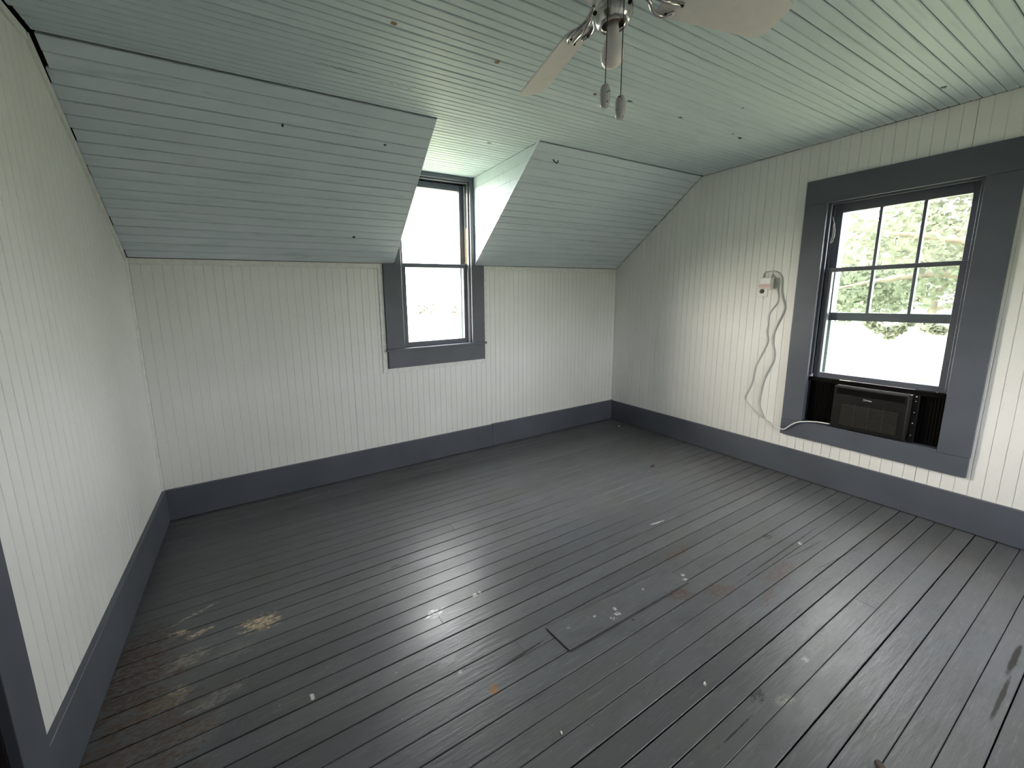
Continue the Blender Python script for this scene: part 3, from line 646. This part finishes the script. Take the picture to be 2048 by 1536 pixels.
for (a, b, nme) in ((1.7475, 1.905, 'side_panel'), (2.259, 2.3925, 'side_panel')):
    sp = acs(a, b, 0.4402, 0.764, 0.030, 0.040, nme, M['blackd'], None, 0.001)
    kk = int((b - a) / 0.014)
    for k in range(kk):                                           # accordion pleats
        x0 = a + 0.006 + k * (b - a - 0.012) / kk; x1 = a + 0.006 + (k + 1) * (b - a - 0.012) / kk; xm = (x0 + x1) / 2
        MB().hexa([f2(x0, 0.452, 0.0295), f2(xm, 0.452, 0.026), f2(x1, 0.452, 0.0295)], [f2(x0, 0.755, 0.0295), f2(xm, 0.755, 0.026), f2(x1, 0.755, 0.0295)]).build('pleat', M['blackd'], sp)
    acs(a, a + 0.006, 0.4425, 0.764, 0.020, 0.0295, 'panel_frame', M['black'], sp, 0.001); acs(b - 0.006, b, 0.4425, 0.764, 0.020, 0.0295, 'panel_frame', M['black'], sp, 0.001)
rail = acs(1.7475, 2.3925, 0.7372, 0.7655, 0.004, 0.0255, 'top_rail', M['blackd'], None, 0.001)
acs(2.266, 2.290, 0.4425, 0.7375, 0.004, 0.019, 'mounting_strip', M['black'], None, 0.001)
for (uu, zz, d) in ((2.278, 0.728, 0.003), (2.278, 0.700, 0.003), (2.278, 0.630, 0.003), (2.278, 0.563, 0.003), (2.278, 0.487, 0.003), (2.372, 0.7605, 0.011)):
    MB().lathe([(0.0035, -0.001), (0.0035, -0.0015), (0.0022, -0.003), (0.0001, -0.0034)], f2(uu, zz, d), 10, axis='X').build('screw', M['screw'], ac)

# ------------------------------------------------------------------ outlet, plug and cord
outl = tag(empty('wall_outlet', (W, -1.4025, 1.388)), 'white duplex outlet plate with a black socket', 'outlet')
op = slab(f2, 1.3675, 1.4375, 1.331, 1.445, -0.006, 0.0, 'cover_plate', M['plastic'], outl, 0.002)
for zz in (1.372, 1.410): MB().lathe([(0.0001, -0.0068), (0.0150, -0.0068), (0.0165, -0.006), (0.0165, -0.0055)], (W, -1.4000, zz), 20, axis='X').build('socket', M['recept'], op)
cord = tag(empty('power_cord', (W, -1.45, 1.43)), 'white power cord with boxy safety plug running to the air conditioner', 'cord')
pb = slab(f2, 1.398, 1.476, 1.389, 1.472, -0.052, -0.0075, 'plug', M['plastic'], cord, 0.004)
slab(f2, 1.402, 1.472, 1.398, 1.424, -0.0528, -0.0521, 'warning_label', M['pinkl'], pb, 0)
slab(f2, 1.404, 1.462, 1.430, 1.464, -0.0526, -0.0521, 'rating_label', M['cordw'], pb, 0)
slab(f2, 1.385, 1.398, 1.403, 1.424, -0.036, -0.012, 'reset_button', M['cord'], pb, 0.001)
MB().lathe([(0.010, 0.0), (0.009, 0.010), (0.006, 0.030), (0.0001, 0.031)], (W - 0.03, -1.440, 1.472), 14).build('strain_relief', M['cordw'], pb)
A_ = [(-1.399, 1.475), (-1.408, 1.509), (-1.435, 1.517), (-1.473, 1.515), (-1.501, 1.498), (-1.520, 1.460), (-1.526, 1.383), (-1.540, 1.315), (-1.557, 1.255), (-1.547, 1.195), (-1.523, 1.129), (-1.504, 1.054), (-1.501, 1.0), (-1.520, .913), (-1.519, .841), (-1.487, .754), (-1.466, .677), (-1.457, .591), (-1.453, .524), (-1.465, .46), (-1.495, .398)]
B_ = [(-1.455, 1.492), (-1.478, 1.470), (-1.496, 1.43), (-1.500, 1.384), (-1.511, 1.332), (-1.506, 1.281), (-1.469, 1.22), (-1.459, 1.175), (-1.463, 1.113), (-1.458, 1.068), (-1.47, .998), (-1.455, .933), (-1.423, .847), (-1.4, .769), (-1.393, .664), (-1.362, .571), (-1.351, .52), (-1.378, .487), (-1.434, .433), (-1.495, .391), (-1.554, .367)]
C_ = [(-1.554, .367, .010), (-1.595, .352, .016), (-1.625, .346, .030), (-1.655, .354, .034), (-1.688, .394, .036), (-1.728, .427, .036), (-1.775, .444, .034), (-1.835, .456, .028), (-1.905, .460, .022)]
MB().tube(catmull([(W - 0.008, a, b) for a, b in A_], 6), 0.0048, 8).build('cable', M['cord'], cord)
MB().tube(catmull([(W - 0.0065, a, b) for a, b in B_], 6), 0.0034, 8).build('cable', M['cord'], cord)
MB().tube(catmull([(W - d, a, b) for a, b, d in C_], 6), 0.0040, 8).build('cable', M['cordw'], cord)
sc = [(W + 0.016, -1.766, 1.853), (W + 0.016, -1.780, 1.808), (W + 0.018, -1.788, 1.745), (W + 0.016, -1.782, 1.692), (W + 0.016, -1.772, 1.685), (W + 0.016, -1.780, 1.74), (W + 0.016, -1.776, 1.80)]
tag(MB().tube(catmull(sc, 6), 0.0013, 6).build('string', M['cord']), 'thin loose string hanging at the upper left of the right window', 'string')

# ------------------------------------------------------------------ things on the floor
pbm = MB(); z0, z1 = 0.0003, 0.0065
oc = [(1.559, -1.999), (2.305, -2.006), (2.296, -1.955), (2.303, -1.925), (2.290, -1.894), (1.549, -1.871)]
pbm.hexa([(x, y_, z0) for x, y_ in oc], [(x, y_, z1) for x, y_ in oc])
tag(pbm.build('patch_board', floor_mat(1.5, 2.35, -2.01, -1.87), bevel=0.0012), 'thin grey patch board with white paint spots nailed over the floor', 'board')
def scrap(name, mat, x, y_, sx, sy, h, rot, lab, cat, seed):
    r = random.Random(seed); n = 7; lo_, hi_ = [], []
    for k in range(n):
        a = 2 * math.pi * k / n; q = r.uniform(0.7, 1.1); px, py = sx * q * math.cos(a), sy * q * math.sin(a)
        X, Y = x + px * math.cos(rot) - py * math.sin(rot), y_ + px * math.sin(rot) + py * math.cos(rot)
        lo_.append((X, Y, 0.0003)); hi_.append((x + (X - x) * 0.8, y_ + (Y - y_) * 0.8, h * r.uniform(0.75, 1.1)))
    tag(MB().hexa(lo_, hi_).build(name, M[mat]), lab, cat)
scrap('wood_scrap', 'wood', 3.301, -1.075, 0.038, 0.013, 0.010, 0.2, 'small dark wood scrap on the floor before the knee wall', 'debris', 1)
scrap('plaster_chip', 'plaster', 3.872, -0.252, 0.016, 0.009, 0.006, 0.1, 'tiny white plaster chip on the floor in the far corner', 'debris', 2)
scrap('wood_scrap', 'wood', 3.925, -0.250, 0.026, 0.010, 0.005, 0.0, 'brown splinter beside the plaster chip in the far corner', 'debris', 3)
scrap('knot_scrap', 'wood', 2.069, -2.735, 0.022, 0.014, 0.014, 0.5, 'dark wood knot on the floor at the bottom edge', 'debris', 4)
scrap('paint_flake', 'plaster', 1.334, -2.206, 0.006, 0.004, 0.004, 0.7, 'tiny pale paint flake by a floor gap, lower middle', 'debris', 5)
scrap('paint_flake', 'plaster', 1.882, -2.336, 0.008, 0.004, 0.004, 0.2, 'tiny pale paint flake by a floor gap, right of the patch board', 'debris', 6)

# ------------------------------------------------------------------ outdoors
G = -3.2
gm = MB().box(-150, 260, -150, 260, G - 0.3, G)
struct(gm.build('ground', M['grass']), 'bright sunlit lawn outside the windows', 'lawn')
tr = catmull([(40, 11.5, G), (39.156, 9.9, G), (36.6, 7.4, G), (36.4, 6.6, G), (35.7, 5.6, G), (35.2, 4.7, G), (34.4, 3.9, G), (33.6, 2.6, G), (32.5, 0.5, G)], 4)
tmb = MB()
for a, b in zip(tr[:-1], tr[1:]): tmb.hexa([(a.x - .09, a.y, G), (b.x - .09, b.y, G), (b.x + .09, b.y, G), (a.x + .09, a.y, G)], [(a.x - .09, a.y, G + .02), (b.x - .09, b.y, G + .02), (b.x + .09, b.y, G + .02), (a.x + .09, a.y, G + .02)])
struct(tmb.build('path', M['track']), 'narrow dark track across the lawn outside', 'path')

def tree(x, y_, h, cz0, cr, nleaf, leaf, lab, seed, mat='leaf', low=None, density_gap=0.0, dirs=9):
    r = random.Random(seed)
    t = tag(empty('tree', (x, y_, G)), lab, 'tree', 'trees on the lawn')
    tk_ = MB(); tr_ = h * 0.022 + 0.06
    tk_.tube(catmull([(x, y_, G - 0.1), (x + .08, y_ + .05, G + h * .3), (x - .05, y_ + .1, G + h * .6), (x, y_, G + h * .9)], 4), tr_, 10, [tr_ * (1.25 - 1.0 * k / 12) for k in range(13)])
    tk_.build('trunk', M['bark'], t)
    br = MB(); tips = []
    for k in range(dirs):
        a = 2 * math.pi * k / dirs + r.uniform(-.3, .3); zs = G + h * r.uniform(.3, .75); ln = cr * r.uniform(.65, .95)
        e = (x + ln * math.cos(a), y_ + ln * math.sin(a), zs + ln * r.uniform(-.05, .55))
        mid = ((x + e[0]) / 2, (y_ + e[1]) / 2, (zs + e[2]) / 2 + ln * .12)
        br.tube(catmull([(x, y_, zs), mid, e], 4), 0, 6, [tr_ * .45 * (1 - .85 * q / 8) for q in range(9)]); tips += [mid, e]
    br.build('branches', M['bark'], t)
    lm = MB(); centers = []
    for k in range(46):
        a = r.uniform(0, 6.283); zz = r.uniform(cz0, G + h); f = math.sqrt(max(0.05, 1 - ((zz - (cz0 + (G + h - cz0) * .42)) / ((G + h - cz0) * .62)) ** 2))
        q = cr * f * math.sqrt(r.uniform(.08, 1)); centers.append((x + q * math.cos(a), y_ + q * math.sin(a), zz, cr * r.uniform(.16, .30)))
    centers += [(e[0], e[1], e[2], cr * .2) for e in tips]
    if low: centers = centers + low
    for k in range(nleaf):
        c = r.choice(centers)
        if c[3] < 0.12 and r.random() < 0.86: c = r.choice(centers[:40])          # the hanging sprays stay thin
        d = Vector((r.gauss(0, 1), r.gauss(0, 1), r.gauss(0, .8))); d = d.normalized() * c[3] * r.uniform(.2, 1) ** .5
        p = Vector(c[:3]) + d
        ax = Vector((r.uniform(-1, 1), r.uniform(-1, 1), r.uniform(-.9, .3))).normalized(); sd = ax.cross(Vector((r.uniform(-1, 1), r.uniform(-1, 1), r.uniform(-1, 1)))).normalized(); nn_ = ax.cross(sd)
        s_ = leaf * r.uniform(.7, 1.25); i = len(lm.v)
        lm.v += [tuple(p - ax * s_ * .5), tuple(p + sd * s_ * .42 + nn_ * s_ * .12), tuple(p + ax * s_ * .5), tuple(p - sd * s_ * .42 + nn_ * s_ * .12)]
        lm.f += [(i, i + 1, i + 2), (i, i + 2, i + 3)]; lm.sm += [False, False]
    me = bpy.data.meshes.new('foliage'); me.from_pydata(lm.v, [], lm.f); me.materials.append(M[mat])
    fo = bpy.data.objects.new('foliage', me); COL.objects.link(fo); fo.parent = t; fo.matrix_parent_inverse = Matrix.Translation(t.location).inverted()
    fo['kind'] = 'stuff'
    return t
tree(13.5, -2.0, 13.0, 2.5, 3.7, 20000, 0.14, 'big leafy shade tree close outside the right window', 21,
     low=[(11.2, -0.02, 0.74, .10), (11.2, -.15, 0.62, .09), (11.3, -.28, 0.52, .11), (11.25, -.42, 0.64, .09), (11.2, -.52, 0.74, .07), (11.1, -.80, 0.70, .10), (11.1, -.95, 0.64, .08), (11.4, 1.10, 0.86, .08), (11.4, .92, 0.84, .06)])
tree(21.0, 4.4, 6.2, 0.9, 2.9, 9000, 0.16, 'tree with pale gaps in its crown behind the shade tree', 22)
tree(30.0, 3.0, 7.6, 0.8, 4.2, 10000, 0.22, 'rounded tree farther out, low in the middle panes', 23)
tree(35.0, 13.0, 7.2, 0.6, 4.2, 9000, 0.24, 'rounded tree farther out, low in the left pane', 24)
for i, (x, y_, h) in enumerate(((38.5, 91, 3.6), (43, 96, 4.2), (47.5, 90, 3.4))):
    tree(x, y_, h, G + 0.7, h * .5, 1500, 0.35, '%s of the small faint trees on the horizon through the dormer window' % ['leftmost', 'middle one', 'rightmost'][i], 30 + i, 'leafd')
